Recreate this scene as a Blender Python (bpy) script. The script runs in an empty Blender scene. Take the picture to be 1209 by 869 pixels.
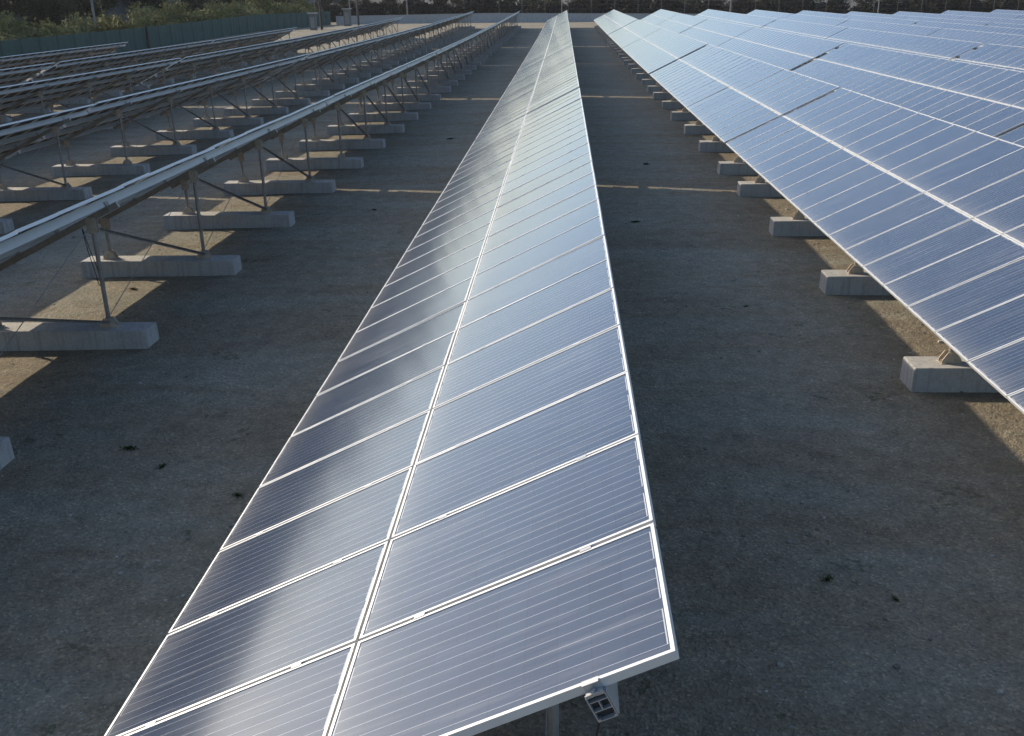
import bpy, bmesh, math, random
from math import radians as R, sin, cos, tan, pi
from mathutils import Matrix, Vector

random.seed(7)
scene = bpy.context.scene
col = scene.collection

# ------------------------------------------------------------------ camera
cam_d = bpy.data.cameras.new('camera')
cam = bpy.data.objects.new('camera', cam_d)
col.objects.link(cam)
right = Vector((0.99858, 0.049826, -0.018712))
down = Vector((0.000167, -0.354517, -0.935049))
fwd = Vector((-0.053223, 0.933721, -0.354023))
m = Matrix((right, -down, -fwd)).transposed().to_4x4()
m.translation = Vector((2.5643, -3.1659, 4.8738))
cam.matrix_world = m
cam_d.sensor_width = 36
cam_d.lens = 1151.76 / 1209 * 36
cam_d.clip_start = 0.05
cam_d.clip_end = 6000
scene.camera = cam

# ------------------------------------------------------------------ light
SUN_AZ, SUN_EL = R(-61.0), R(25.4)          # azimuth from +Y towards +X
world = bpy.data.worlds.new('World')
scene.world = world
world.use_nodes = True
wn = world.node_tree
for n in list(wn.nodes): wn.nodes.remove(n)
wo = wn.nodes.new('ShaderNodeOutputWorld')
bg = wn.nodes.new('ShaderNodeBackground')
sky = wn.nodes.new('ShaderNodeTexSky')
sky.sky_type = 'NISHITA'
sky.sun_disc = False
sky.sun_elevation = SUN_EL
sky.sun_rotation = SUN_AZ
sky.air_density = 1.0
sky.dust_density = 1.9
sky.ozone_density = 3.0
bg.inputs['Strength'].default_value = 0.15
wn.links.new(sky.outputs[0], bg.inputs['Color'])
wn.links.new(bg.outputs[0], wo.inputs['Surface'])

sd = bpy.data.lights.new('sun', 'SUN')
sd.energy = 3.9
sd.angle = R(0.5)
sd.color = (1.0, 0.875, 0.68)
sun = bpy.data.objects.new('sun', sd)
col.objects.link(sun)
sv = Vector((sin(SUN_AZ) * cos(SUN_EL), cos(SUN_AZ) * cos(SUN_EL), sin(SUN_EL)))
sun.rotation_euler = sv.to_track_quat('Z', 'Y').to_euler()
sun.location = sv * 80

vs = scene.view_settings
vs.view_transform = 'Standard'
vs.look = 'None'
vs.exposure = 0.72
vs.gamma = 1
vs.use_curve_mapping = False
scene.render.engine = 'CYCLES'

# ------------------------------------------------------------------ helpers
def tag(o, label=None, cat=None, group=None, kind=None):
    if label: o['label'] = label
    if cat: o['category'] = cat
    if group: o['group'] = group
    if kind: o['kind'] = kind
    return o

def empty(name, loc=(0, 0, 0), rot=(0, 0, 0)):
    o = bpy.data.objects.new(name, None)
    o.empty_display_size = 0.3
    col.objects.link(o)
    o.location = loc
    o.rotation_euler = rot
    return o

class MB:
    """collects faces of one mesh"""
    def __init__(s):
        s.v = []; s.f = []; s.mi = []; s.uv = []
    def quadbox(s, pts, mat=0, skip=()):
        b = len(s.v)
        s.v += [tuple(p) for p in pts]
        for k, q in enumerate(((0, 3, 2, 1), (4, 5, 6, 7), (0, 1, 5, 4), (1, 2, 6, 5), (2, 3, 7, 6), (3, 0, 4, 7))):
            if k in skip: continue
            s.f.append(tuple(b + i for i in q)); s.mi.append(mat); s.uv.append(None)
    def box(s, x0, x1, y0, y1, z0, z1, mat=0, T=None):
        p = [(x0, y0, z0), (x1, y0, z0), (x1, y1, z0), (x0, y1, z0), (x0, y0, z1), (x1, y0, z1), (x1, y1, z1), (x0, y1, z1)]
        if T: p = [T(*q) for q in p]
        s.quadbox(p, mat)
    def face(s, pts, mat=0, uv=None):
        b = len(s.v)
        s.v += [tuple(p) for p in pts]
        s.f.append(tuple(range(b, b + len(pts)))); s.mi.append(mat); s.uv.append(uv)
    def tube(s, a, b, r0, r1=None, n=8, mat=0, caps=True):
        a = Vector(a); b = Vector(b); r1 = r0 if r1 is None else r1
        d = (b - a).normalized()
        u = d.orthogonal().normalized(); w = d.cross(u)
        k = len(s.v)
        for c, r in ((a, r0), (b, r1)):
            for i in range(n):
                t = 2 * pi * i / n
                s.v.append(tuple(c + (u * cos(t) + w * sin(t)) * r))
        for i in range(n):
            j = (i + 1) % n
            s.f.append((k + i, k + j, k + n + j, k + n + i)); s.mi.append(mat); s.uv.append(None)
        if caps:
            s.f.append(tuple(k + i for i in reversed(range(n)))); s.mi.append(mat); s.uv.append(None)
            s.f.append(tuple(k + n + i for i in range(n))); s.mi.append(mat); s.uv.append(None)
    def bar(s, a, b, w, h, mat=0):
        """rectangular bar from a to b"""
        a = Vector(a); b = Vector(b); d = (b - a).normalized()
        u = d.cross(Vector((0, 0, 1)))
        if u.length < 1e-3: u = Vector((1, 0, 0))
        u.normalize(); q = u.cross(d)
        P = []
        for c in (a, b):
            for x, y in ((-1, -1), (1, -1), (1, 1), (-1, 1)):
                P.append(c + u * x * w / 2 + q * y * h / 2)
        s.quadbox(P, mat)
    def mesh(s, name, mats, smooth=False):
        me = bpy.data.meshes.new(name)
        me.from_pydata(s.v, [], s.f)
        for mm in mats: me.materials.append(mm)
        me.polygons.foreach_set('material_index', s.mi)
        if any(u is not None for u in s.uv):
            ul = me.uv_layers.new(name='UVMap')
            i = 0
            for f, u in zip(s.f, s.uv):
                for k in range(len(f)):
                    if u: ul.data[i].uv = u[k]
                    i += 1
        if smooth: me.polygons.foreach_set('use_smooth', [True] * len(me.polygons))
        me.update()
        return me
    def build(s, name, mats, parent=None, smooth=False, bevel=0):
        if not isinstance(mats, (list, tuple)): mats = [mats]
        o = bpy.data.objects.new(name, s.mesh(name, mats, smooth))
        col.objects.link(o)
        if parent: o.parent = parent
        if bevel:
            bm = bmesh.new(); bm.from_mesh(o.data)
            bmesh.ops.remove_doubles(bm, verts=bm.verts, dist=1e-5)
            bmesh.ops.bevel(bm, geom=list(bm.edges), offset=bevel, segments=2, affect='EDGES')
            bm.to_mesh(o.data); bm.free()
        return o

def inst(name, me, parent, loc=(0, 0, 0)):
    o = bpy.data.objects.new(name, me)
    col.objects.link(o); o.parent = parent; o.location = loc
    return o

# ------------------------------------------------------------------ materials
def mat(name):
    mt = bpy.data.materials.new(name); mt.use_nodes = True
    nt = mt.node_tree
    return mt, nt, nt.nodes['Principled BSDF']

def N(nt, t, **kw):
    n = nt.nodes.new(t)
    for k, v in kw.items(): setattr(n, k, v)
    return n

def noise(nt, scale, detail=4, rough=.55, vec=None, dist=0):
    n = N(nt, 'ShaderNodeTexNoise'); n.inputs['Scale'].default_value = scale
    n.inputs['Detail'].default_value = detail; n.inputs['Roughness'].default_value = rough
    n.inputs['Distortion'].default_value = dist
    if vec: nt.links.new(vec, n.inputs['Vector'])
    return n.outputs['Fac']

def ramp(nt, fac, stops):
    r = N(nt, 'ShaderNodeValToRGB')
    el = r.color_ramp.elements
    while len(el) < len(stops): el.new(0.5)
    for e, (p, c) in zip(el, stops):
        e.position = p; e.color = (*c, 1) if len(c) == 3 else c
    nt.links.new(fac, r.inputs['Fac'])
    return r.outputs['Color']

def mix(nt, fac, a, b, mode='MIX'):
    n = N(nt, 'ShaderNodeMix', data_type='RGBA', blend_type=mode)
    for sck, v in ((n.inputs['Factor'], fac), (n.inputs['A'], a), (n.inputs['B'], b)):
        if hasattr(v, 'is_output'): nt.links.new(v, sck)
        elif isinstance(v, (int, float)): sck.default_value = v
        else: sck.default_value = (*v, 1)
    return n.outputs['Result']

def math_(nt, op, a, b=None, c=None):
    n = N(nt, 'ShaderNodeMath', operation=op)
    for i, v in enumerate((a, b, c)):
        if v is None: continue
        if hasattr(v, 'is_output'): nt.links.new(v, n.inputs[i])
        else: n.inputs[i].default_value = v
    return n.outputs[0]

def bump(nt, p, h, strength=.3, dist=.02, prev=None):
    b = N(nt, 'ShaderNodeBump'); b.inputs['Strength'].default_value = strength
    b.inputs['Distance'].default_value = dist
    nt.links.new(h, b.inputs['Height'])
    if prev: nt.links.new(prev, b.inputs['Normal'])
    nt.links.new(b.outputs[0], p.inputs['Normal'])
    return b.outputs[0]

def objco(nt):
    return N(nt, 'ShaderNodeTexCoord').outputs['Object']
def worldco(nt):
    return N(nt, 'ShaderNodeNewGeometry').outputs['Position']

# aluminium frames and rails
def metal(name, c, rough, metallic, var=.12, scale=6):
    mt, nt, p = mat(name)
    f = noise(nt, scale, 5, .6, worldco(nt))
    cc = ramp(nt, f, [(.3, tuple(x * (1 - var) for x in c)), (.7, tuple(min(1, x * (1 + var)) for x in c))])
    nt.links.new(cc, p.inputs['Base Color'])
    p.inputs['Metallic'].default_value = metallic
    rr = ramp(nt, f, [(.3, (rough * .85,) * 3), (.7, (rough * 1.15,) * 3)])
    nt.links.new(rr, p.inputs['Roughness'])
    return mt
M_alu = metal('anodised_aluminium', (.54, .535, .52), .45, .25, .05)
M_rail = metal('mill_aluminium', (.38, .38, .38), .42, .5, .08)
M_steel = metal('galvanised_steel', (.26, .24, .215), .5, .4, .2, 9)
M_bracket = metal('weathered_bracket_steel', (.42, .36, .29), .6, .3, .25, 14)
M_black = metal('black_cable', (.02, .02, .022), .5, 0, .1)
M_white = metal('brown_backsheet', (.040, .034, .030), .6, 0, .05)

# photovoltaic glass, driven by metre UVs of each module (x along the slope, y along the row)
def pv_material():
    mt, nt, p = mat('photovoltaic_cells_under_glass')
    uv = N(nt, 'ShaderNodeUVMap').outputs[0]
    sp = N(nt, 'ShaderNodeSeparateXYZ'); nt.links.new(uv, sp.inputs[0])
    u, v = sp.outputs[0], sp.outputs[1]
    inx = math_(nt, 'MULTIPLY', math_(nt, 'GREATER_THAN', u, .027), math_(nt, 'LESS_THAN', u, 1.623))
    def lines(c, off, pitch, w):
        a = math_(nt, 'DIVIDE', math_(nt, 'SUBTRACT', c, off), pitch)
        a = math_(nt, 'FRACT', a)
        a = math_(nt, 'ABSOLUTE', math_(nt, 'SUBTRACT', a, .5))
        return math_(nt, 'LESS_THAN', a, w / 2 / pitch)
    bus = math_(nt, 'MULTIPLY', lines(v, .022, .0788, .0021), inx)
    bus = math_(nt, 'MULTIPLY', bus, math_(nt, 'MULTIPLY', math_(nt, 'GREATER_THAN', v, .03), math_(nt, 'LESS_THAN', v, .96)))
    # cross ribbons at the two short ends, each joining four busbars
    def band(c, a, b):
        return math_(nt, 'MULTIPLY', math_(nt, 'GREATER_THAN', c, a), math_(nt, 'LESS_THAN', c, b))
    def seg(off, gate):
        a = math_(nt, 'DIVIDE', math_(nt, 'SUBTRACT', v, off), .3152)
        a = math_(nt, 'FRACT', a)
        return math_(nt, 'MULTIPLY', math_(nt, 'LESS_THAN', a, .758), gate)
    edge = band(v, .058, .932)
    hi = math_(nt, 'MULTIPLY', seg(.0604, edge), band(u, 1.621, 1.6265))
    lo = math_(nt, 'MULTIPLY', seg(.0604 - .1576, edge), band(u, .0235, .0290))
    rib = math_(nt, 'MAXIMUM', math_(nt, 'MAXIMUM', hi, lo), bus)
    gap = math_(nt, 'MAXIMUM', lines(u, .035 - .079, .158, .0035), lines(v, .022 - .0788, .1576, .003))
    # cell-to-cell and crystal variation
    cx = math_(nt, 'FLOOR', math_(nt, 'DIVIDE', math_(nt, 'SUBTRACT', u, .035), .158))
    cy = math_(nt, 'FLOOR', math_(nt, 'DIVIDE', math_(nt, 'SUBTRACT', v, .022), .1576))
    oi = N(nt, 'ShaderNodeObjectInfo')
    cmb = N(nt, 'ShaderNodeCombineXYZ')
    nt.links.new(cx, cmb.inputs[0]); nt.links.new(cy, cmb.inputs[1]); nt.links.new(oi.outputs['Random'], cmb.inputs[2])
    wn_ = N(nt, 'ShaderNodeTexWhiteNoise'); nt.links.new(cmb.outputs[0], wn_.inputs['Vector'])
    base = mix(nt, wn_.outputs['Value'], (.008, .021, .050), (.012, .029, .062))
    vo = N(nt, 'ShaderNodeTexVoronoi'); vo.inputs['Scale'].default_value = 95
    nt.links.new(uv, vo.inputs['Vector'])
    base = mix(nt, math_(nt, 'MULTIPLY', vo.outputs['Distance'], .5), base, (.02, .034, .07))
    base = mix(nt, math_(nt, 'MULTIPLY', gap, .55), base, (.006, .008, .016))
    base = mix(nt, rib, base, (.34, .36, .39))
    # thin uneven dust film
    d = noise(nt, 1.3, 6, .6, worldco(nt))
    d2 = noise(nt, 240, 2, .5, worldco(nt))
    dm = N(nt, 'ShaderNodeMapping'); dm.inputs['Scale'].default_value = (1.2, 14, 1); nt.links.new(uv, dm.inputs[0])
    ofs = N(nt, 'ShaderNodeCombineXYZ'); nt.links.new(oi.outputs['Random'], ofs.inputs[2]); 
    sc_ = N(nt, 'ShaderNodeVectorMath', operation='MULTIPLY_ADD'); nt.links.new(ofs.outputs[0], sc_.inputs[0]); sc_.inputs[1].default_value = (0, 0, 37); nt.links.new(dm.outputs[0], sc_.inputs[2])
    runs = ramp(nt, noise(nt, 1.0, 5, .65, sc_.outputs[0]), [(.5, (0, 0, 0)), (.8, (.10, .10, .10))])
    low = math_(nt, 'MULTIPLY', math_(nt, 'POWER', math_(nt, 'SUBTRACT', 1, math_(nt, 'MULTIPLY', u, .6)), 14), .16)
    dust = math_(nt, 'ADD', math_(nt, 'MULTIPLY', d, .035), math_(nt, 'MULTIPLY', d2, .015))
    dust = math_(nt, 'ADD', dust, math_(nt, 'ADD', runs, low))
    dust = math_(nt, 'ADD', dust, math_(nt, 'MULTIPLY', oi.outputs['Random'], .022))
    base = mix(nt, dust, base, (.55, .52, .47))
    nt.links.new(base, p.inputs['Base Color'])
    p.inputs['IOR'].default_value = 1.5
    ro = math_(nt, 'ADD', .095, math_(nt, 'MULTIPLY', d, .06))
    nt.links.new(ro, p.inputs['Roughness'])
    return mt
M_pv = pv_material()

# concrete
def concrete(name, c=(.37, .35, .32)):
    mt, nt, p = mat(name)
    co = worldco(nt)
    a = noise(nt, 2.2, 6, .65, co); b = noise(nt, 28, 5, .6, co); g = noise(nt, 190, 2, .5, co)
    cc = ramp(nt, a, [(.28, tuple(x * .62 for x in c)), (.5, c), (.75, tuple(x * 1.16 for x in c))])
    cc = mix(nt, .5, cc, ramp(nt, b, [(.3, tuple(x * .75 for x in c)), (.7, tuple(x * 1.15 for x in c))]))
    # drip streaks and small air holes
    mp = N(nt, 'ShaderNodeMapping'); mp.inputs['Scale'].default_value = (9, 9, .7); nt.links.new(co, mp.inputs[0])
    st = noise(nt, 1.6, 4, .6, mp.outputs[0])
    cc = mix(nt, ramp(nt, st, [(.50, (0, 0, 0)), (.70, (.6, .6, .6))]), cc, tuple(x * .5 for x in c))
    vo = N(nt, 'ShaderNodeTexVoronoi'); vo.inputs['Scale'].default_value = 26; nt.links.new(co, vo.inputs['Vector'])
    holes = math_(nt, 'LESS_THAN', vo.outputs['Distance'], .09)
    cc = mix(nt, math_(nt, 'MULTIPLY', holes, .6), cc, tuple(x * .35 for x in c))
    nt.links.new(cc, p.inputs['Base Color'])
    p.inputs['Roughness'].default_value = .9
    bump(nt, p, g, .35, .004, bump(nt, p, b, .3, .012))
    return mt
M_conc = concrete('cast_concrete')
M_wall = concrete('rendered_wall', (.34, .33, .32))

# gravelly ground
def ground_material():
    mt, nt, p = mat('compacted_gravel_earth')
    co = worldco(nt)
    big = noise(nt, .22, 6, .62, co, .6)
    mp = N(nt, 'ShaderNodeMapping'); mp.inputs['Scale'].default_value = (.22, .9, 1); nt.links.new(co, mp.inputs[0])
    band = noise(nt, .8, 5, .6, mp.outputs[0], .4)
    med = noise(nt, 3.2, 6, .68, co)
    fine = noise(nt, 48, 4, .7, co)
    c = ramp(nt, big, [(.38, (.130, .112, .080)), (.5, (.200, .182, .142)), (.62, (.270, .256, .212))])
    c = mix(nt, .6, c, ramp(nt, band, [(.40, (.150, .104, .060)), (.50, (.190, .170, .130)), (.60, (.215, .236, .215))]))
    c = mix(nt, .5, c, ramp(nt, med, [(.3, (.12, .108, .088)), (.7, (.30, .275, .235))]))
    v = N(nt, 'ShaderNodeTexVoronoi'); v.inputs['Scale'].default_value = 42; nt.links.new(co, v.inputs['Vector'])
    v2 = N(nt, 'ShaderNodeTexVoronoi'); v2.inputs['Scale'].default_value = 17; nt.links.new(co, v2.inputs['Vector'])
    hs = N(nt, 'ShaderNodeSeparateColor'); nt.links.new(v.outputs['Color'], hs.inputs[0])
    peb = ramp(nt, hs.outputs[0], [(0, (.5, .46, .40)), (.45, (1, 1, 1)), (.8, (1.2, 1.15, 1.05)), (1, (2.0, 1.9, 1.7))])
    c = mix(nt, .5, c, peb, 'MULTIPLY')
    c = mix(nt, .32, c, ramp(nt, fine, [(.3, (.55, .55, .55)), (.7, (1.4, 1.4, 1.4))]), 'MULTIPLY')
    # scattered larger pale stones
    s2 = math_(nt, 'LESS_THAN', v2.outputs['Distance'], .13)
    hs2 = N(nt, 'ShaderNodeSeparateColor'); nt.links.new(v2.outputs['Color'], hs2.inputs[0])
    s2 = math_(nt, 'MULTIPLY', s2, math_(nt, 'GREATER_THAN', hs2.outputs[1], .72))
    c = mix(nt, math_(nt, 'MULTIPLY', s2, .7), c, (.42, .41, .39))
    # mossy dark green specks gathered in patches
    mo = math_(nt, 'MULTIPLY', math_(nt, 'GREATER_THAN', noise(nt, 1.1, 4, .6, co), .62), math_(nt, 'GREATER_THAN', noise(nt, 9, 4, .6, co), .56))
    c = mix(nt, math_(nt, 'MULTIPLY', mo, .55), c, (.055, .065, .03))
    c = mix(nt, 1.0, c, (.93, .89, .80), 'MULTIPLY')
    nt.links.new(c, p.inputs['Base Color'])
    p.inputs['Roughness'].default_value = .95
    p.inputs['Specular IOR Level'].default_value = .25
    b1 = bump(nt, p, v.outputs['Distance'], .8, .014)
    lump = N(nt, 'ShaderNodeTexVoronoi'); lump.inputs['Scale'].default_value = 13; lump.inputs['Randomness'].default_value = 1
    nt.links.new(co, lump.inputs['Vector'])
    b1 = bump(nt, p, math_(nt, 'SUBTRACT', 1, lump.outputs['Distance']), .55, .02, b1)
    b2 = bump(nt, p, fine, .7, .014, b1)
    bump(nt, p, med, .6, .06, b2)
    return mt
M_ground = ground_material()

def simple(name, c1, c2, scale=3, rough=.9, bmp=0):
    mt, nt, p = mat(name)
    f = noise(nt, scale, 6, .65, worldco(nt))
    nt.links.new(ramp(nt, f, [(.3, c1), (.7, c2)]), p.inputs['Base Color'])
    p.inputs['Roughness'].default_value = rough
    if bmp: bump(nt, p, f, .6, bmp)
    return mt
def leafmat(name, c1, c2):
    mt, nt, p = mat(name)
    oi = N(nt, 'ShaderNodeObjectInfo')
    g = N(nt, 'ShaderNodeNewGeometry')
    f = math_(nt, 'FRACT', math_(nt, 'ADD', g.outputs['Random Per Island'], oi.outputs['Random']))
    nt.links.new(ramp(nt, f, [(0, c1), (1, c2)]), p.inputs['Base Color'])
    p.inputs['Roughness'].default_value = .85
    p.inputs['Specular IOR Level'].default_value = .1
    tr = N(nt, 'ShaderNodeBsdfTranslucent'); nt.links.new(ramp(nt, f, [(0, c1), (1, c2)]), tr.inputs['Color'])
    mx = N(nt, 'ShaderNodeMixShader'); mx.inputs[0].default_value = .12
    out = [n for n in nt.nodes if n.type == 'OUTPUT_MATERIAL'][0]
    nt.links.new(p.outputs[0], mx.inputs[1]); nt.links.new(tr.outputs[0], mx.inputs[2]); nt.links.new(mx.outputs[0], out.inputs[0])
    return mt
M_leaf_y = leafmat('olive_yellow_leaves', (.085, .092, .035), (.165, .162, .07))
M_leaf_g = leafmat('dark_green_leaves', (.022, .030, .014), (.050, .056, .026))
M_leaf_b = leafmat('dry_brown_scrub', (.012, .011, .008), (.03, .027, .018))
M_bark = simple('bark', (.045, .036, .028), (.09, .075, .06), 12, .95)
M_hill = simple('dark_hill_soil_and_scrub', (.028, .027, .024), (.055, .050, .042), .12, .95)
M_netgreen = simple('green_netting', (.022, .052, .044), (.032, .070, .058), .7, .8)
M_pole = simple('dark_pole', (.02, .019, .018), (.04, .036, .032), 2, .7)
M_lightpole = simple('pale_grey_post', (.12, .12, .115), (.19, .185, .175), 2, .7)
M_weed = leafmat('weed_leaves', (.02, .035, .01), (.05, .07, .02))
M_rock = simple('pale_grey_rock', (.16, .16, .155), (.30, .30, .29), .8, .9, .2)

# ------------------------------------------------------------------ terrain
PITCH, TILT = 6.99, R(25.67)
def terr(x, y):
    s = min(max(y / 150, 0), 1) ** 2.5
    if x > 0:
        return .62 * s - .0005 * min(x, 46) ** 2 * (.4 + .6 * min(max(y, 0) / 50, 1))
    return .62 * s + .017 * max(x, -60) * (1 - s) + .32 * math.tanh(-x / 20) * s

def axis_steps(pts):
    out = []
    for a, b, st in pts:
        n = max(1, int(round((b - a) / st)))
        out += [a + (b - a) * i / n for i in range(n)]
    out.append(pts[-1][1])
    return out
gx = axis_steps([(-2500, -400, 350), (-400, -80, 20), (-80, -16, 2), (-16, 24, .5), (24, 90, 3), (90, 400, 20), (400, 2500, 350)])
gy = axis_steps([(-1500, -100, 200), (-100, -6, 8), (-6, 40, .5), (40, 220, 3), (220, 400, 20), (400, 3000, 400)])
rg = random.Random(3)
g = MB()
from mathutils import noise as mn
for y in gy:
    for x in gx:
        z = terr(x, y)
        if -16 < x < 24 and -6 < y < 40:
            z += .012 * mn.noise(Vector((x * .9, y * .9, 0))) + .008 * mn.noise(Vector((x * 3.1, y * 3.1, 5)))
        g.v.append((x, y, z))
nx = len(gx)
for j in range(len(gy) - 1):
    for i in range(nx - 1):
        a = j * nx + i
        g.f.append((a, a + 1, a + nx + 1, a + nx)); g.mi.append(0); g.uv.append(None)
tag(g.build('ground', M_ground, smooth=True), kind='structure')

# ------------------------------------------------------------------ solar table pieces (local frame: origin on the ground under the low edge, +Y along the row)
LOWZ = 1.0702
ML, MW, GAP = 1.65, .99, .02
ct, st_ = cos(TILT), sin(TILT)
def S(s, y, n):
    return (s * ct - n * st_, y, LOWZ + s * st_ + n * ct)

def module_frame_mesh(detail=True):
    b = MB(); w = .017; h = .042
    def bx(s0, s1, y0, y1, n0, n1, mi=0): b.box(s0, s1, y0, y1, n0, n1, mi, lambda s, y, n: (s * ct - n * st_, y, s * st_ + n * ct))
    bx(0, w, 0, MW, -h, 0); bx(ML - w, ML, 0, MW, -h, 0)
    bx(w, ML - w, 0, w, -h, 0); bx(w, ML - w, MW - w, MW, -h, 0)
    bx(w, ML - w, w, MW - w, -.016, -.010, 1)      # backsheet
    bx(1.28, 1.40, .42, .54, -.036, -.016, 2)      # junction box
    for s in (.36, 1.29):                          # mid clamps over the joint to the next module
        bx(s - .030, s + .030, MW - .005, MW + .025, 0, .003, 3)
        bx(s - .03, s + .03, MW + .002, MW + .018, -.042, 0)
    return b.mesh('panel_frame', [M_alu, M_white, M_black, M_rail])
def glass_mesh():
    b = MB(); w = .017
    pts = [(w, w), (ML - w, w), (ML - w, MW - w), (w, MW - w)]
    b.face([(s * ct - (-.004) * st_, y, s * st_ + (-.004) * ct) for s, y in pts], 0, pts)
    return b.mesh('cell_glass', [M_pv])
FRAME_ME, GLASS_ME = module_frame_mesh(), glass_mesh()

def array_mesh(n):
    """far panels: same frames and glass in one mesh"""
    b = MB(); w = .017; h = .042
    for up in (0, 1):
        s0 = up * (ML + GAP)
        for k in range(n):
            y0 = k * (MW + GAP)
            T = lambda s, y, nn: S(s0 + s, y0 + y, nn)
            b.box(0, w, 0, MW, -h, 0, 0, T); b.box(ML - w, ML, 0, MW, -h, 0, 0, T)
            b.box(w, ML - w, 0, w, -h, 0, 0, T); b.box(w, ML - w, MW - w, MW, -h, 0, 0, T)
            b.box(w, ML - w, w, MW - w, -.016, -.010, 1, T)
            pts = [(w, w), (ML - w, w), (ML - w, MW - w), (w, MW - w)]
            b.face([S(s0 + s, y0 + y, -.004) for s, y in pts], 2, pts)
    return b.mesh('panel_array', [M_alu, M_white, M_pv])

SU = (.36, 1.29, ML + GAP + .36, ML + GAP + 1.29)    # purlin positions along the slope
def purlin_mesh(s, L, hollow):
    b = MB(); W2 = .043; t = .0045; n0, n1 = -.168, -.043
    y0, y1 = -.035, L + .02
    if not hollow:
        b.box(s - W2, s + W2, y0, y1, n0, n1, 0, S)
    else:
        bx = lambda a, c, d, e: b.box(s + a, s + c, y0, y1, d, e, 0, S)
        nm = n0 + .048; nt_ = n1 - .030
        bx(-W2, -W2 + t, n0, n1); bx(W2 - t, W2, n0, n1)
        bx(-W2 + t, W2 - t, n0, n0 + t)
        bx(-W2 + t, W2 - t, nm, nm + t)
        bx(-W2 + t, W2 - t, nt_, nt_ + t)
        bx(-t / 2, t / 2, nm + t, nt_)
        bx(-W2 + t, -.009, n1 - t, n1); bx(.009, W2 - t, n1 - t, n1)
        b.box(s - W2 + t, s + W2 - t, y0 + .022, y0 + .024, n0 + t, n1 - t, 1, S)   # added black sheet, paints the shade deep inside the hollow profile
        bx(-W2 + t, -.028, n0 + t, n0 + .012); bx(.028, W2 - t, n0 + t, n0 + .012)
    return b.mesh('purlin', [M_rail, M_black])
HX, LX = 2.50, .62           # high and low post positions
BLK_H = .3285
_sup = {}
def support_meshes():
    """one support: rafter, posts, brackets, all at y=0"""
    r = MB(); r.box(.22, 3.16, -.03, .03, -.262, -.170, 0, S)
    # purlin cleats
    for s in SU: r.box(s + .046, s + .056, -.05, .05, -.262, -.10, 0, S)
    raf = r.mesh('rafter', [M_steel])
    def zr(x): return LOWZ + x * tan(TILT) - .262 / ct
    p = MB(); p.tube((HX, 0, BLK_H + .06), (HX, 0, zr(HX) - .02), .034, n=10)
    hp = p.mesh('post', [M_steel], False)
    p = MB(); p.tube((LX, 0, BLK_H + .06), (LX, 0, zr(LX) - .02), .034, n=10)
    lp = p.mesh('post', [M_steel], False)
    def bracket(x):
        b = MB()
        b.box(x - .14, x + .14, -.09, .09, BLK_H - .002, BLK_H + .010)
        for y in (-.062, .052):       # two trapezoid plates
            pr = [(-.13, .01), (.13, .01), (.12, .06), (.06, .15), (-.06, .15), (-.12, .06)]
            A = [(x + a, y, BLK_H + c) for a, c in pr]; B = [(x + a, y + .010, BLK_H + c) for a, c in pr]
            b.face(A); b.face(list(reversed(B)))
            for i in range(6):
                j = (i + 1) % 6; b.face([A[i], B[i], B[j], A[j]])
        for a, c in ((-.03, .05), (0, .11), (.05, .05)):
            b.tube((x + a, -.078, BLK_H + c), (x + a, .078, BLK_H + c), .011, n=6)
        for a in (-.11, .11): b.tube((x + a, 0, BLK_H), (x + a, 0, BLK_H + .045), .010, n=6)
        return b.mesh('base_bracket', [M_bracket])
    def head(x):
        b = MB(); z = zr(x)
        b.box(x - .075, x + .075, -.046, -.034, z - .17, z + .07)
        b.box(x - .075, x + .075, .034, .046, z - .17, z + .07)
        b.tube((x, -.06, z - .09), (x, .06, z - .09), .013, n=6)
        b.tube((x + .03, -.06, z + .03), (x + .03, .06, z + .03), .013, n=6)
        return b.mesh('head_bracket', [M_bracket])
    return raf, hp, lp, bracket(HX), bracket(LX), head(HX), head(LX)
SUP = support_meshes()

def brace_meshes(pitch):
    if pitch not in _sup:
        zt = LOWZ + HX * tan(TILT) - .262 / ct - .10
        b = MB()
        a, c = Vector((HX + .055, .05, zt)), Vector((HX + .055, pitch - .06, BLK_H + .11))
        b.bar(a, c, .045, .006); b.bar(a + Vector((-.02, 0, -.022)), c + Vector((-.02, 0, -.022)), .006, .045)
        st = b.mesh('strut', [M_steel])
        b = MB(); b.tube((HX - .05, .06, BLK_H + .10), (HX - .05, pitch - .05, zt), .007, n=6)
        _sup[pitch] = (st, b.mesh('tie_rod', [M_steel]))
    return _sup[pitch]

def splice_mesh(gap):
    b = MB(); b.box(1.58, 1.72, TLEN - .25, TLEN + gap + .25, -.062, -.047, 0, S)
    return b.mesh('splice_plate', [M_rail])
_cache = {}
def cached(key, fn):
    if key not in _cache: _cache[key] = fn()
    return _cache[key]

NUMW = ['nearest', 'second', 'third', 'fourth', 'fifth', 'sixth']
def ordn(n):
    w = ['first', 'second', 'third', 'fourth', 'fifth', 'sixth', 'seventh', 'eighth', 'ninth', 'tenth']
    if n <= 10: return w[n - 1]
    suf = 'th' if 10 < n % 100 < 14 else {1: 'st', 2: 'nd', 3: 'rd'}.get(n % 10, 'th')
    return '%d%s' % (n, suf)
def rowname(r):
    if r == 0: return 'the central row under the camera'
    side = 'left' if r < 0 else 'right'
    return 'the %s row %s of the central row' % (ordn(abs(r)), side)

NM = 25
TLEN = NM * (MW + GAP) - GAP
GAPS = (.30, .72, .28, .75, .28, 0)          # open joints between the sections
def start(i): return sum(TLEN + q for q in GAPS[:i])
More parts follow.
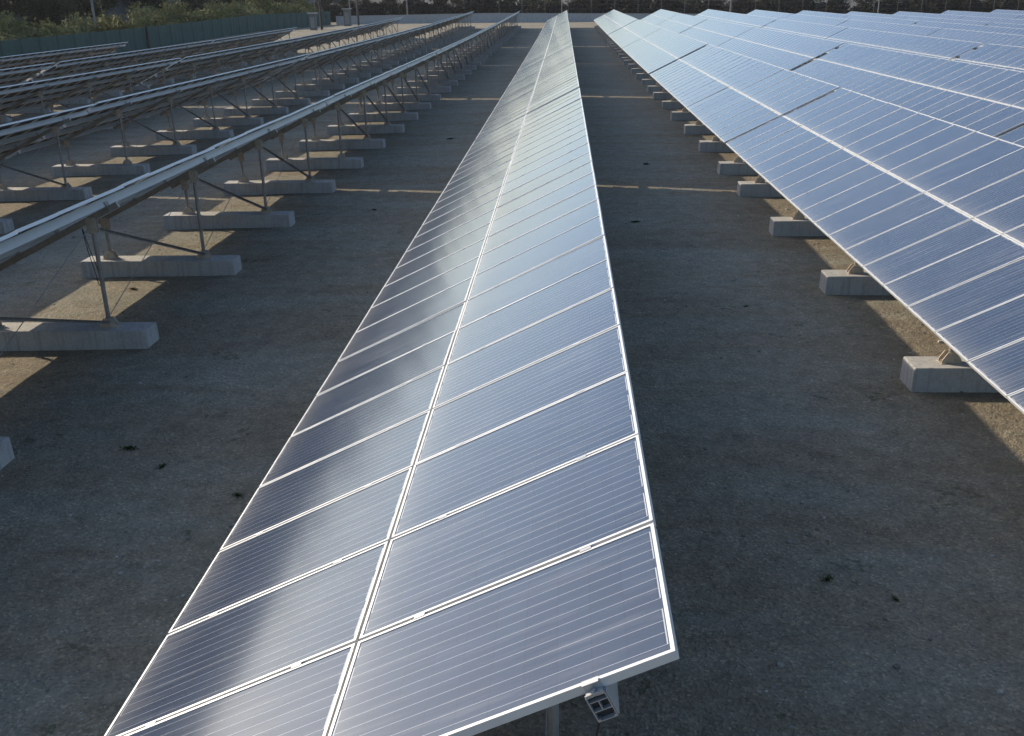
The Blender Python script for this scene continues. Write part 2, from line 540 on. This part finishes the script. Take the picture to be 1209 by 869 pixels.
# row: first start, support offset, support pitch, number of tables, height offset, tables with separate panels
rows = {0: (0.0, 1.62, 4.34, 6, 0.0, (0, 1, 2)),
        -1: (-.02, 2.38, 4.28, 6, -.02, (0, 1)),
        -2: (-.02, 2.38, 4.28, 6, -.03, ()),
        -3: (-.02, 2.38, 4.28, 5, 0.0, ()),
        -4: (-.02, 2.38, 4.28, 4, -.02, ()),
        -5: (-.02, 2.38, 4.28, 3, .03, ())}
for r in range(1, 11): rows[r] = (-.95, 1.15, 4.44, 6, 0.0, (0, 1) if r in (1, 2) else (1,) if r == 3 else ())
first_vis = {1: 0, 2: 0, 3: 1, 4: 1, 5: 1, 6: 2, 7: 2, 8: 3, 9: 3, 10: 3, -3: 0, -4: 0, -5: 1}

block = None
def place_block(x, y, z, label):
    global block
    if block is None:
        b = MB()
        L, Wd = 3.06, .49
        lo = [(0, -Wd / 2, -.12), (L, -Wd / 2, -.12), (L, Wd / 2, -.12), (0, Wd / 2, -.12)]
        k = .012
        hi = [(k, -Wd / 2 + k, BLK_H), (L - k, -Wd / 2 + k, BLK_H), (L - k, Wd / 2 - k, BLK_H), (k, Wd / 2 - k, BLK_H)]
        b.quadbox(lo + hi)
        o = b.build('concrete_block', M_conc, bevel=.010)
        block = o
    else:
        o = block.copy(); col.objects.link(o)
    o.location = (x + .07 + random.uniform(-.03, .03), y, z)
    o.rotation_euler = (0, 0, random.uniform(-.008, .008))
    tag(o, label, 'concrete block', 'concrete blocks under the solar tables')
    return o

def make_table(r, i, x, y0, z0, z1, off, pitch, separate, supports, label):
    tb = empty('solar_table', (x, y0, z0), (math.atan2(z1 - z0, TLEN), random.uniform(-.004, .004) if (r, i) != (0, 0) else 0, 0))
    tag(tb, label, 'solar table', 'tilted solar tables standing in parallel rows')
    last = i == 5
    if separate:
        for up in (0, 1):
            for k in range(NM):
                q = S(up * (ML + GAP), k * (MW + GAP), random.uniform(-.0015, .0015))
                f = inst('solar_panel', FRAME_ME, tb, q)
                f.rotation_euler = (random.gauss(0, .0030), random.gauss(0, .0022), 0)
                inst('cell_glass', GLASS_ME, f)
    else:
        inst('panel_array', cached('array', lambda: array_mesh(NM)), tb)
    hollow = separate and r == 0 and i == 0
    for s in SU:
        inst('purlin', cached(('pur', s, hollow), lambda: purlin_mesh(s, TLEN, hollow)), tb)
    if i < 5: inst('splice_plate', cached(('spl', i % 2), lambda: splice_mesh(GAPS[i])), tb)
    if supports:
        n = 6
        raf, hp, lp, b1, b2, h1, h2 = SUP
        for k in range(n):
            y = off + k * pitch
            inst('rafter', raf, tb, (0, y, 0))
            for me, nm in ((hp, 'post'), (lp, 'post'), (b1, 'base_bracket'), (b2, 'base_bracket'), (h1, 'head_bracket'), (h2, 'head_bracket')):
                inst(nm, me, tb, (0, y, 0))
            if k < n - 1:
                s_, t_ = brace_meshes(pitch)
                inst('strut', s_, tb, (0, y, 0)); inst('tie_rod', t_, tb, (0, y, 0))
    return tb

for r, (ys, off, pitch, nt_, dz, sep) in rows.items():
    X = r * PITCH
    bn = 0
    for i in range(nt_):
        y0 = ys + start(i)
        z0, z1 = terr(X + 1.5, y0) + dz, terr(X + 1.5, y0 + TLEN) + dz
        vis = i >= first_vis.get(r, 0)
        sup = r <= 1 or (r == 2 and i < 2)
        if vis:
            which = NUMW[i] + ' section'
            if i == nt_ - 1 and nt_ > 2: which = 'farthest section'
            lab = 'tilted solar table, %s of %s' % (which, rowname(r))
            if r == 0 and i == 0: lab = 'large solar table filling the foreground, its near end showing an open rail'
            make_table(r, i, X, y0, z0, z1, off, pitch, i in sep, sup, lab)
        if sup and vis:
            for k in range(6):
                yy = off + k * pitch
                bn += 1
                z = z0 + (z1 - z0) * yy / TLEN
                place_block(X, y0 + yy, z, '%s concrete block from the near end of %s' % (ordn(bn), rowname(r)))

# end clamp that grips the near edge of the first central table
near = [o for o in col.objects if o.name == 'solar_table'][0]
for s in (SU[3], SU[0], SU[1], SU[2]):
    b = MB()
    b.box(s - .036, s + .036, -.020, .010, .001, .006, 0, S)
    b.box(s - .036, s + .036, -.0055, -.0010, -.036, .001, 0, S)
    b.box(s - .036, s + .036, -.034, -.0055, -.0385, -.034, 0, S)
    b.box(s - .040, s + .040, -.0385, -.034, -.0425, -.030, 0, S)
    a = Vector(S(s, -.020, -.034)); c = Vector(S(s, -.020, -.022))
    b.tube(a, c, .009, n=6)
    b.build('end_clamp', M_rail, near)
b = MB()      # purlin splice angle on the outer side of the top rail
s = SU[3]
b.box(s + .0445, s + .050, -.030, .16, -.165, -.045, 0, S)
b.build('splice_plate', M_rail, near)

# hanging cables
def cable(parent, pts, name='cable', rad=.006):
    b = MB()
    for a, c in zip(pts, pts[1:]): b.tube(a, c, rad, n=6, caps=False)
    return b.build(name, M_black, parent, smooth=True)
cable(near, [S(SU[3] - .03, .05, -.17), (2.67, .055, 1.8), (2.69, .04, 1.45), (2.68, .06, 1.1), (2.66, .05, .6), (2.64, .08, .02)])

for o in list(col.objects):
    if o.get('label') and 'nearest section of the first row left' in o['label']:
        cable(o, [(2.30, 11.0, 1.86), (2.27, 11.12, 1.5), (2.24, 11.28, 1.15), (2.20, 11.42, .88), (2.18, 11.50, .83), (2.17, 11.56, .90), (2.20, 11.45, 1.15), (2.25, 11.22, 1.5), (2.29, 11.03, 1.86)])

# ------------------------------------------------------------------ stones and weeds
def scatter_stones():
    b = MB(); rr = random.Random(11)
    base = []
    for _ in range(7000):
        u = rr.random()
        y = -1 + 30 * u ** 1.6
        x = rr.uniform(-9, 12)
        s = .005 + .020 * rr.random() ** 4
        if rr.random() < .02: s *= 2
        z = terr(x, y)
        k = len(b.v)
        n = 5
        for ring, (rad, h) in enumerate(((1, -.2), (.85, .45))):
            for i in range(n):
                t = 2 * pi * i / n + rr.random() * .5
                q = rad * s * rr.uniform(.7, 1.25)
                b.v.append((x + q * cos(t), y + q * sin(t) * .8, z + h * s * 1.1 + .004))
        for i in range(n):
            j = (i + 1) % n
            b.f.append((k + i, k + j, k + n + j, k + n + i)); b.mi.append(0); b.uv.append(None)
        b.f.append(tuple(k + n + i for i in range(n))); b.mi.append(0); b.uv.append(None)
    mt, nt, p = mat('loose_stone')
    g_ = N(nt, 'ShaderNodeNewGeometry')
    nt.links.new(ramp(nt, g_.outputs['Random Per Island'], [(0, (.11, .095, .075)), (.7, (.23, .21, .18)), (1, (.40, .38, .34))]), p.inputs['Base Color'])
    p.inputs['Roughness'].default_value = .9
    tag(b.build('gravel', mt), 'loose gravel scattered over the earth between the rows', 'gravel', kind='stuff')
scatter_stones()

def weed_mesh(seed, n=240, h=.035, spread=.15):
    rr = random.Random(seed); b = MB()
    for _ in range(n):
        a = rr.uniform(0, 2 * pi); q = abs(rr.gauss(0, .45)) * spread
        x, y = q * cos(a), q * sin(a) * .7
        L = h * rr.uniform(.5, 1); ln = rr.uniform(.2, .9) * L; w = rr.uniform(.003, .008)
        dx, dy = cos(a + rr.uniform(-.8, .8)), sin(a + rr.uniform(-.8, .8))
        px, py = -dy * w, dx * w
        b.face([(x - px, y - py, 0), (x + px, y + py, 0), (x + dx * ln * .6 + px * 1.4, y + dy * ln * .6 + py * 1.4, L * .7), (x + dx * ln, y + dy * ln, L)])
    return b.mesh('weed_tuft', [M_weed])
weeds = [weed_mesh(i) for i in range(3)]
WP = [(-2.6, 7.1, 1.0, 'beside the nearest concrete block on the left'), (-2.0, 6.6, .8, 'in front of the nearest left block'),
      (-.9, 5.9, .7, 'close to the low edge of the foreground table'), (4.9, 4.4, .7, 'on the bare earth at the lower right'),
      (5.4, 4.1, .5, 'smaller of the two at the lower right'), (4.2, 19.2, 1.1, 'just before the sunlit streak right of the central row'),
      (5.1, 27.5, 1.5, 'beyond the first sunlit streak right of the central row'), (-5.5, 14.1, .9, 'in the sunlit patch under the first left row'),
      (-1.7, 34, 1.6, 'between the left blocks and the central row, midway'), (-2.2, 21.0, .9, 'just before the first streak left of the central row'),
      (5.6, 12.6, .6, 'in the shaded aisle right of the central row')]
for k, (x, y, s, w) in enumerate(WP):
    o = bpy.data.objects.new('weed_tuft', weeds[k % 3]); col.objects.link(o)
    o.location = (x, y, terr(x, y)); o.scale = (s * .9, s * .75, s * .6); o.rotation_euler.z = k * 1.3
    tag(o, 'small dark green weed tuft ' + w, 'weed', 'weed tufts growing in the gravel')

# ------------------------------------------------------------------ far wall
b = MB()
xs = axis_steps([(-40, 110, 6)])
def wy(x): return 188.5 + (x + 40) * .012
for x0, x1 in zip(xs, xs[1:]):
    q0, q1 = terr(x0, 189), terr(x1, 189)
    t0, t1 = 2.12 - .022 * max(x0, -10), 2.12 - .022 * max(x1, -10)
    b.quadbox([(x0, wy(x0), q0 - .3), (x1, wy(x1), q1 - .3), (x1, wy(x1) + .3, q1 - .3), (x0, wy(x0) + .3, q0 - .3),
               (x0, wy(x0), t0), (x1, wy(x1), t1), (x1, wy(x1) + .3, t1), (x0, wy(x0) + .3, t0)])
    b.quadbox([(x0, wy(x0) - .06, t0 + .003), (x1, wy(x1) - .06, t1 + .003), (x1, wy(x1) + .36, t1 + .003), (x0, wy(x0) + .36, t0 + .003),
               (x0, wy(x0) - .06, t0 + .10), (x1, wy(x1) - .06, t1 + .10), (x1, wy(x1) + .36, t1 + .10), (x0, wy(x0) + .36, t0 + .10)])
tag(b.build('boundary_wall', M_wall), 'long low grey wall closing the yard behind the rows', 'wall')

# green netting fence on the left
gf = empty('green_fence', (-46, 117, terr(-46, 117)))
tag(gf, 'long dark green screened fence along the left side of the yard', 'fence')
gf_inv = Matrix.Translation(-gf.location)
fp = [(-58, 30), (-50.45, 91), (-47, 117), (-42.3, 165), (-41, 188.3)]
def lerp_path(fp, step):
    out = []
    for (x0, y0), (x1, y1) in zip(fp, fp[1:]):
        L = math.hypot(x1 - x0, y1 - y0); n = max(1, round(L / step))
        out += [(x0 + (x1 - x0) * i / n, y0 + (y1 - y0) * i / n) for i in range(n)]
    out.append(fp[-1]); return out
P = lerp_path(fp, 3.0)
b = MB()
for (x0, y0), (x1, y1) in zip(P, P[1:]):
    # corrugated sheet bays, 3 cm thick with vertical folds
    nseg = 6
    for i in range(nseg):
        a0, a1 = i / nseg, (i + 1) / nseg
        ax, ay = x0 + (x1 - x0) * a0, y0 + (y1 - y0) * a0
        bx_, by_ = x0 + (x1 - x0) * a1, y0 + (y1 - y0) * a1
        o0, o1 = (.02 if i % 2 else -.02), (-.02 if i % 2 else .02)
        za, zb = terr(ax, ay) + .02, terr(bx_, by_) + .02
        h = 2.38
        Q = [(ax + o0, ay, za), (bx_ + o1, by_, zb), (bx_ + o1 - .03, by_, zb), (ax + o0 - .03, ay, za)]
        Q = [Vector(q) - gf.location for q in Q]
        b.quadbox(Q + [q + Vector((0, 0, h)) for q in Q])
b.build('screen', M_netgreen, gf)
pm = MB(); pm.tube((0, 0, -.2), (0, 0, 2.5), .035, n=8)
pme = pm.mesh('fence_post', [M_netgreen])
for k, (x, y) in enumerate(P):
    o = inst('post', pme, gf, Vector((x + .07, y, terr(x, y))) - gf.location)
# thicker corner post where the fence changes height
cp = MB(); cp.tube((0, 0, -.2), (0, 0, 2.75), .16, n=8)
cp.build('corner_post', M_pole, gf).location = Vector((-46.85, 117, terr(-47, 117))) - gf.location

M_dimpost = simple('weathered_post', (.05, .05, .048), (.09, .088, .082), 2, .8)
# tall wire fence beyond the wall (right)
wf = empty('wire_fence', (60, 212, terr(60, 212)))
tag(wf, 'tall wire fence of regularly spaced thin pale posts beyond the far wall', 'fence')
xs = [32.1 + 4.78 * i for i in range(-9, 18)]
pm = MB(); pm.tube((0, 0, -.5), (0, 0, 5.5), .055, n=8); pme = pm.mesh('fence_post', [M_dimpost])
for x in xs: inst('post', pme, wf, Vector((x, 212, terr(x, 212))) - wf.location)
b = MB()
for h in (.4, 1.2, 2.0, 2.8, 3.6, 4.4, 5.2):
    for x0, x1 in zip(xs, xs[1:]):
        b.tube(Vector((x0, 212, terr(x0, 212) + h)) - wf.location, Vector((x1, 212, terr(x1, 212) + h)) - wf.location, .006, n=4, caps=False)
b.build('wire', M_steel, wf)

# poles and utility cabinets
def pole(x, y, h, r, mt, label, name='utility_pole'):
    z = terr(x, y)
    b = MB(); b.tube((0, 0, -.3), (0, 0, h), r, r * .75, n=10)
    o = b.build(name, mt); o.location = (x, y, z)
    if h > 8:
        c = MB(); c.bar((-1.0, 0, h - .6), (1.0, 0, h - .6), .12, .12); c.build('crossarm', mt, o)
        for q in (-.85, 0, .85):
            k = MB(); k.tube((q, 0, h - .54), (q, 0, h - .3), .06, .03, n=8); k.build('insulator', M_lightpole, o)
    tag(o, label, 'pole', 'poles standing beyond the rows')
    return o
pole(-35.0, 155.5, 9, .20, M_pole, 'dark timber pole beside the nearer pale utility cabinet')
pole(-34.0, 179.5, 9, .20, M_pole, 'dark timber pole beside the farther pale utility cabinet')
pole(-53.2, 190, 9, .17, M_pole, 'dark pole behind the green fence, left of its neighbour pole')
pole(-48.3, 190, 9, .20, M_pole, 'dark pole behind the green fence near its far end')
pole(-46.6, 200, 7.5, .09, M_lightpole, 'thin grey post behind the green fence by the nearer cabinet', 'post')
pole(-36.4, 184.5, 7.5, .12, M_lightpole, 'grey post rising behind the farther utility cabinet', 'post')
pole(-50.7, 112, 7.5, .16, M_lightpole, 'thin pale post behind the left end of the green fence', 'post')
pole(-51.0, 140, 7.5, .11, M_lightpole, 'thin pale post behind the middle of the green fence', 'post')
pole(-29.0, 205, 7.5, .14, M_lightpole, 'pale post behind the left part of the grey wall', 'post')
pole(2.1, 208, 7.5, .09, M_lightpole, 'thin pale post behind the end of the central row', 'post')
pole(36.0, 208, 7.5, .16, M_lightpole, 'thicker pale post before the wire fence, behind the third right row', 'post')
pole(65.9, 210, 7.5, .13, M_lightpole, 'thicker pale post before the wire fence at the far right', 'post')

M_cab = simple('pale_cabinet_render', (.11, .105, .095), (.16, .15, .135), 1.5, .85)
def cabinet(x, y, w, d, h, label):
    e = empty('utility_cabinet', (x, y, terr(x, y)))
    tag(e, label, 'utility cabinet', 'utility cabinets by the poles')
    b = MB(); b.box(-w / 2, w / 2, -d / 2, d / 2, -.1, h); b.build('body', M_cab, e, bevel=.02)
    b = MB(); b.box(-w / 2 - .22, w / 2 + .22, -d / 2 - .22, d / 2 + .22, h + .003, h + .16); b.build('roof_slab', M_conc, e, bevel=.015)
    b = MB(); b.box(-w * .32, w * .32, -d / 2 - .035, -d / 2 - .003, .35, h - .5); dr = b.build('door', simple('cabinet_door', (.17, .17, .16), (.21, .21, .20), 3, .6), e)
    b = MB(); b.box(w * .2, w * .26, -d / 2 - .075, -d / 2 - .036, h * .45, h * .45 + .16); b.build('handle', M_steel, dr)
cabinet(-35.8, 153.6, .95, .9, 2.35, 'pale utility cabinet with slab roof, nearer of the two by the far poles')
cabinet(-35.3, 176.5, 1.15, .9, 2.75, 'pale utility cabinet with slab roof, farther of the two, by the wall end')

# ------------------------------------------------------------------ hills
CAMX, CAMY = 2.56, -3.17
def polar(az, d): a = R(az); return CAMX + d * sin(a), CAMY + d * cos(a)
# azimuth, foot distance, crest distance, crest elevation (deg)
HP = [(-110, 120, 330, 5.0), (-90, 100, 320, 5.5), (-75, 90, 320, 4.4), (-62, 92, 320, 4.2), (-52, 96, 300, 3.9), (-45, 100, 290, 3.5), (-38, 108, 290, 3.9), (-31, 125, 300, 4.0),
      (-26, 150, 300, 3.8), (-21, 185, 310, 3.3), (-17, 228, 340, 2.6), (-12, 226, 360, 1.6), (-7, 226, 380, .8), (0, 226, 400, .2), (8, 230, 410, 0), (16, 238, 420, 0),
      (24, 260, 430, .1), (33, 290, 450, .3), (45, 330, 470, .5), (60, 360, 500, .6)]
def hill_at(az):
    az = max(HP[0][0], min(HP[-1][0], az))
    for a, c in zip(HP, HP[1:]):
        if a[0] <= az <= c[0]:
            t = (az - a[0]) / (c[0] - a[0]); t = t * t * (3 - 2 * t)
            return [a[i] + (c[i] - a[i]) * t for i in (1, 2, 3)]
def hill_h(az, d):
    f, c, e = hill_at(az)
    H = 4.87 + tan(R(e)) * c
    t = (d - f) / (c - f)
    x, y = polar(az, d)
    base = terr(x, y) - .4
    if t < 0: return base - .5 + t * 2
    nz = mn.noise(Vector((x * .018, y * .018, 3))) * .10 + mn.noise(Vector((x * .06, y * .06, 8))) * .04
    if t <= 1: sh = t ** .8
    else: sh = max(0, 1 - (t - 1) * .8)
    return base + (H - base) * min(1.1, sh * (1 + nz))
b = MB()
AZ = axis_steps([(-110, 60, 1.0)]); TT = [-.06, 0, .06, .14, .24, .36, .5, .64, .78, .9, 1, 1.1, 1.3, 1.7, 2.3]
for az in AZ:
    f, c, e = hill_at(az)
    for t in TT:
        d = f + (c - f) * t
        x, y = polar(az, d); b.v.append((x, y, hill_h(az, d)))
n = len(TT)
for i in range(len(AZ) - 1):
    for j in range(n - 1):
        a = i * n + j
        b.f.append((a, a + 1, a + n + 1, a + n)); b.mi.append(0); b.uv.append(None)
tag(b.build('hill', M_hill, smooth=True), kind='structure')

# ------------------------------------------------------------------ vegetation
def crown_mesh(name, seed, w, h, z0, nleaf, leaf, mt, nclump=26, gap=.0):
    rr = random.Random(seed); b = MB()
    cl = []
    for _ in range(nclump):
        a = rr.uniform(0, 2 * pi); q = rr.random() ** .6; zz = rr.random()
        prof = math.sin(pi * min(1, .16 + .84 * zz)) ** .6
        cl.append((q * cos(a) * w * .5 * prof, q * sin(a) * w * .5 * prof, z0 + zz * h, w * rr.uniform(.13, .25)))
    for k in range(nleaf):
        cx, cy, cz, cr = cl[rr.randrange(nclump)]
        d = Vector((rr.gauss(0, 1), rr.gauss(0, 1), rr.gauss(0, .8)))
        d = d.normalized() * cr * rr.random() ** .45
        p = Vector((cx, cy, cz)) + d
        if p.z < .05: p.z = .05 + rr.random() * .3
        u = Vector((rr.gauss(0, 1), rr.gauss(0, 1), rr.gauss(0, 1))).normalized()
        v = u.orthogonal().normalized(); s = leaf * rr.uniform(.5, 1.2)
        b.face([p - u * s, p - v * s * .55, p + u * s, p + v * s * .55])
    return b.mesh(name, [mt])
def trunk_mesh(seed, h, r, top):
    rr = random.Random(seed); b = MB()
    p = Vector((0, 0, -.4)); rad = r
    for i in range(4):
        q = p + Vector((rr.uniform(-.15, .15), rr.uniform(-.15, .15), (h + .4) / 4))
        b.tube(p, q, rad, rad * .82, n=8, caps=False); p = q; rad *= .82
        if i >= 1:
            for _ in range(2):
                a = rr.uniform(0, 2 * pi)
                e = q + Vector((cos(a), sin(a), 1.1)) * top * rr.uniform(.25, .45)
                b.tube(q, e, rad * .55, rad * .15, n=6, caps=False)
    return b.mesh('trunk', [M_bark])
kinds = {
    'bush': ([crown_mesh('foliage', 100 + i, 4.2, 2.4, .2, 2200, .16, M_leaf_y, 22) for i in range(3)], [trunk_mesh(3, 1.0, .08, 1.6)]),
    'tree': ([crown_mesh('crown', 200 + i, 5.5, 5.0, 1.8, 3600, .24, M_leaf_g, 30) for i in range(3)], [trunk_mesh(10 + i, 3.6, .22, 3.2) for i in range(2)]),
    'scrub': ([crown_mesh('foliage', 300 + i, 5.0, 2.2, .1, 2200, .2, M_leaf_b, 22) for i in range(3)], [trunk_mesh(5, .9, .07, 1.5)]),
}
def plant(kind, x, y, z, s, label, cat, group, name):
    cr, tr = kinds[kind]
    e = empty(name, (x, y, z), (0, 0, random.uniform(0, 6.28)))
    e.scale = (s, s, s * random.uniform(.9, 1.1))
    inst('trunk' if kind == 'tree' else 'stem', random.choice(tr), e)
    inst('crown' if kind == 'tree' else 'foliage', random.choice(cr), e)
    tag(e, label, cat, group)
    return e
def gz(x, y):
    az = math.degrees(math.atan2(x - CAMX, y - CAMY)); d = math.hypot(x - CAMX, y - CAMY)
    return max(terr(x, y), hill_h(az, d))
rp = random.Random(21)
# yellow-green bushes just beyond the green fence
k = 0
for (x0, y0), (x1, y1) in zip(P[14:], P[15:]):
    x = x0 - 3.2 - rp.uniform(0, 1.5); y = y0
    plant('bush', x, y, gz(x, y) - .1, rp.uniform(1.1, 1.7), 'yellow green bush behind the green fence, %s counted from the left' % ordn(k + 1), 'bush', 'bushes behind the green fence', 'bush')
    k += 1
# second line further up the slope, trees
k = 0
for az in axis_steps([(-31, -17, 1.15)]):
    f, c, e = hill_at(az)
    for q in (0, 1, 2):
        d = f + 5 + q * 14 + rp.uniform(-4, 4)
        x, y = polar(az + rp.uniform(-.5, .5), d)
        k += 1
        kind = 'tree' if rp.random() < .55 else 'bush'
        nm = 'tree' if kind == 'tree' else 'bush'
        lab = ('dark leafy tree on the lower slope left of the yard, %s from the left' if kind == 'tree' else 'olive bush on the lower slope left of the yard, %s from the left') % ordn(k)
        plant(kind, x, y, gz(x, y) - .2, rp.uniform(.9, 1.4), lab, nm, 'trees and bushes on the left slope', nm)
# dark trees straight behind the wall, across to the right
k = 0
for az in axis_steps([(-17, 27, 1.25)]):
    y = 219 + rp.uniform(0, 6); x = CAMX + (y - CAMY) * tan(R(az))
    k += 1
    plant('tree', x, y, gz(x, y) - .3, rp.uniform(.75, 1.0), 'dark tree beyond the far wall, %s from the left' % ordn(k), 'tree', 'dark trees beyond the far wall', 'tree')
def mass(name, kind, pts, label, cat):
    """one mass of scrub nobody could count"""
    vs, fs = [], []
    for (x, y, z, s) in pts:
        me = random.choice(kinds[kind][0])
        k0 = len(vs); a = random.uniform(0, 6.28); ca, sa = cos(a), sin(a)
        step = 3
        polys = me.polygons
        mv = me.vertices
        for pi_ in range(0, len(polys), step):
            idx = polys[pi_].vertices
            b0 = len(vs)
            c = mv[idx[0]].co
            for i in idx:
                p = mv[i].co
                q = p + (p - c) * .6
                vs.append((x + (q.x * ca - q.y * sa) * s, y + (q.x * sa + q.y * ca) * s, z + q.z * s))
            fs.append(tuple(range(b0, b0 + len(idx))))
    me = bpy.data.meshes.new(name); me.from_pydata(vs, [], fs); me.materials.append(kinds[kind][0][0].materials[0])
    o = bpy.data.objects.new(name, me); col.objects.link(o)
    tag(o, label, cat, kind='stuff')
pts = []
for i in range(220):
    az = rp.uniform(-17, 28); y = rp.uniform(214.5, 219); x = CAMX + (y - CAMY) * tan(R(az))
    pts.append((x, y, gz(x, y) - .2, rp.uniform(.9, 1.4)))
mass('undergrowth', 'scrub', pts, 'dark brown undergrowth filling the ground beneath the trees beyond the wall', 'undergrowth')
pts = []
for i in range(420):
    az = rp.uniform(-75, -16); f, c, e = hill_at(az); t = rp.random(); d = f + (c - f) * (.12 + .95 * t)
    x, y = polar(az, d); pts.append((x, y, hill_h(az, d) - .3, rp.uniform(.8, 1.35)))
mass('hillside_woodland', 'tree', pts, 'dark woodland covering the hillside left of the yard', 'woodland')
pts = []
for i in range(150):
    az = rp.uniform(-17, 45); f, c, e = hill_at(az); t = rp.random(); d = f + (c - f) * (.1 + .95 * t)
    x, y = polar(az, d); pts.append((x, y, hill_h(az, d) - .3, rp.uniform(.5, .8)))
mass('far_woodland', 'tree', pts, 'dark woodland on the low rise beyond the far wall', 'woodland')

# pale rocks on the slope
def rock(x, y, s, label, seed):
    rr = random.Random(seed)
    bm = bmesh.new(); bmesh.ops.create_icosphere(bm, subdivisions=3, radius=1)
    for v in bm.verts:
        d = 1 + .35 * mn.noise(v.co * 1.3 + Vector((seed, 0, 0))) + .12 * mn.noise(v.co * 4 + Vector((seed, 3, 0)))
        v.co = Vector((v.co.x * d * 1.6, v.co.y * d, v.co.z * d * .6))
    me = bpy.data.meshes.new('rock'); bm.to_mesh(me); bm.free(); me.materials.append(M_rock)
    o = bpy.data.objects.new('rock', me); col.objects.link(o)
    o.location = (x, y, gz(x, y) + .2); o.scale = (s, s, s); o.rotation_euler.z = rr.uniform(-.4, .4)
    tag(o, label, 'rock', 'pale rocks on the left slope')
x, y = polar(-25.2, 176); rock(x, y, 1.9, 'pale grey rock on the left slope, the left one of the two', 4)
x, y = polar(-20.8, 205); rock(x, y, 2.0, 'pale grey rock on the left slope, the right one of the two', 9)

# ------------------------------------------------------------------ thin morning haze
b = MB(); b.box(-420, 480, -60, 520, -14, 62)
mt = bpy.data.materials.new('thin_haze'); mt.use_nodes = True; nt = mt.node_tree
for n in list(nt.nodes): nt.nodes.remove(n)
o_ = nt.nodes.new('ShaderNodeOutputMaterial'); v_ = nt.nodes.new('ShaderNodeVolumePrincipled')
v_.inputs['Color'].default_value = (.86, .90, .95, 1); v_.inputs['Density'].default_value = .0001
v_.inputs['Anisotropy'].default_value = .2
nt.links.new(v_.outputs[0], o_.inputs['Volume'])
hz = b.build('haze', mt)
tag(hz, kind='stuff', label='thin pale haze lying over the whole yard', cat='haze')
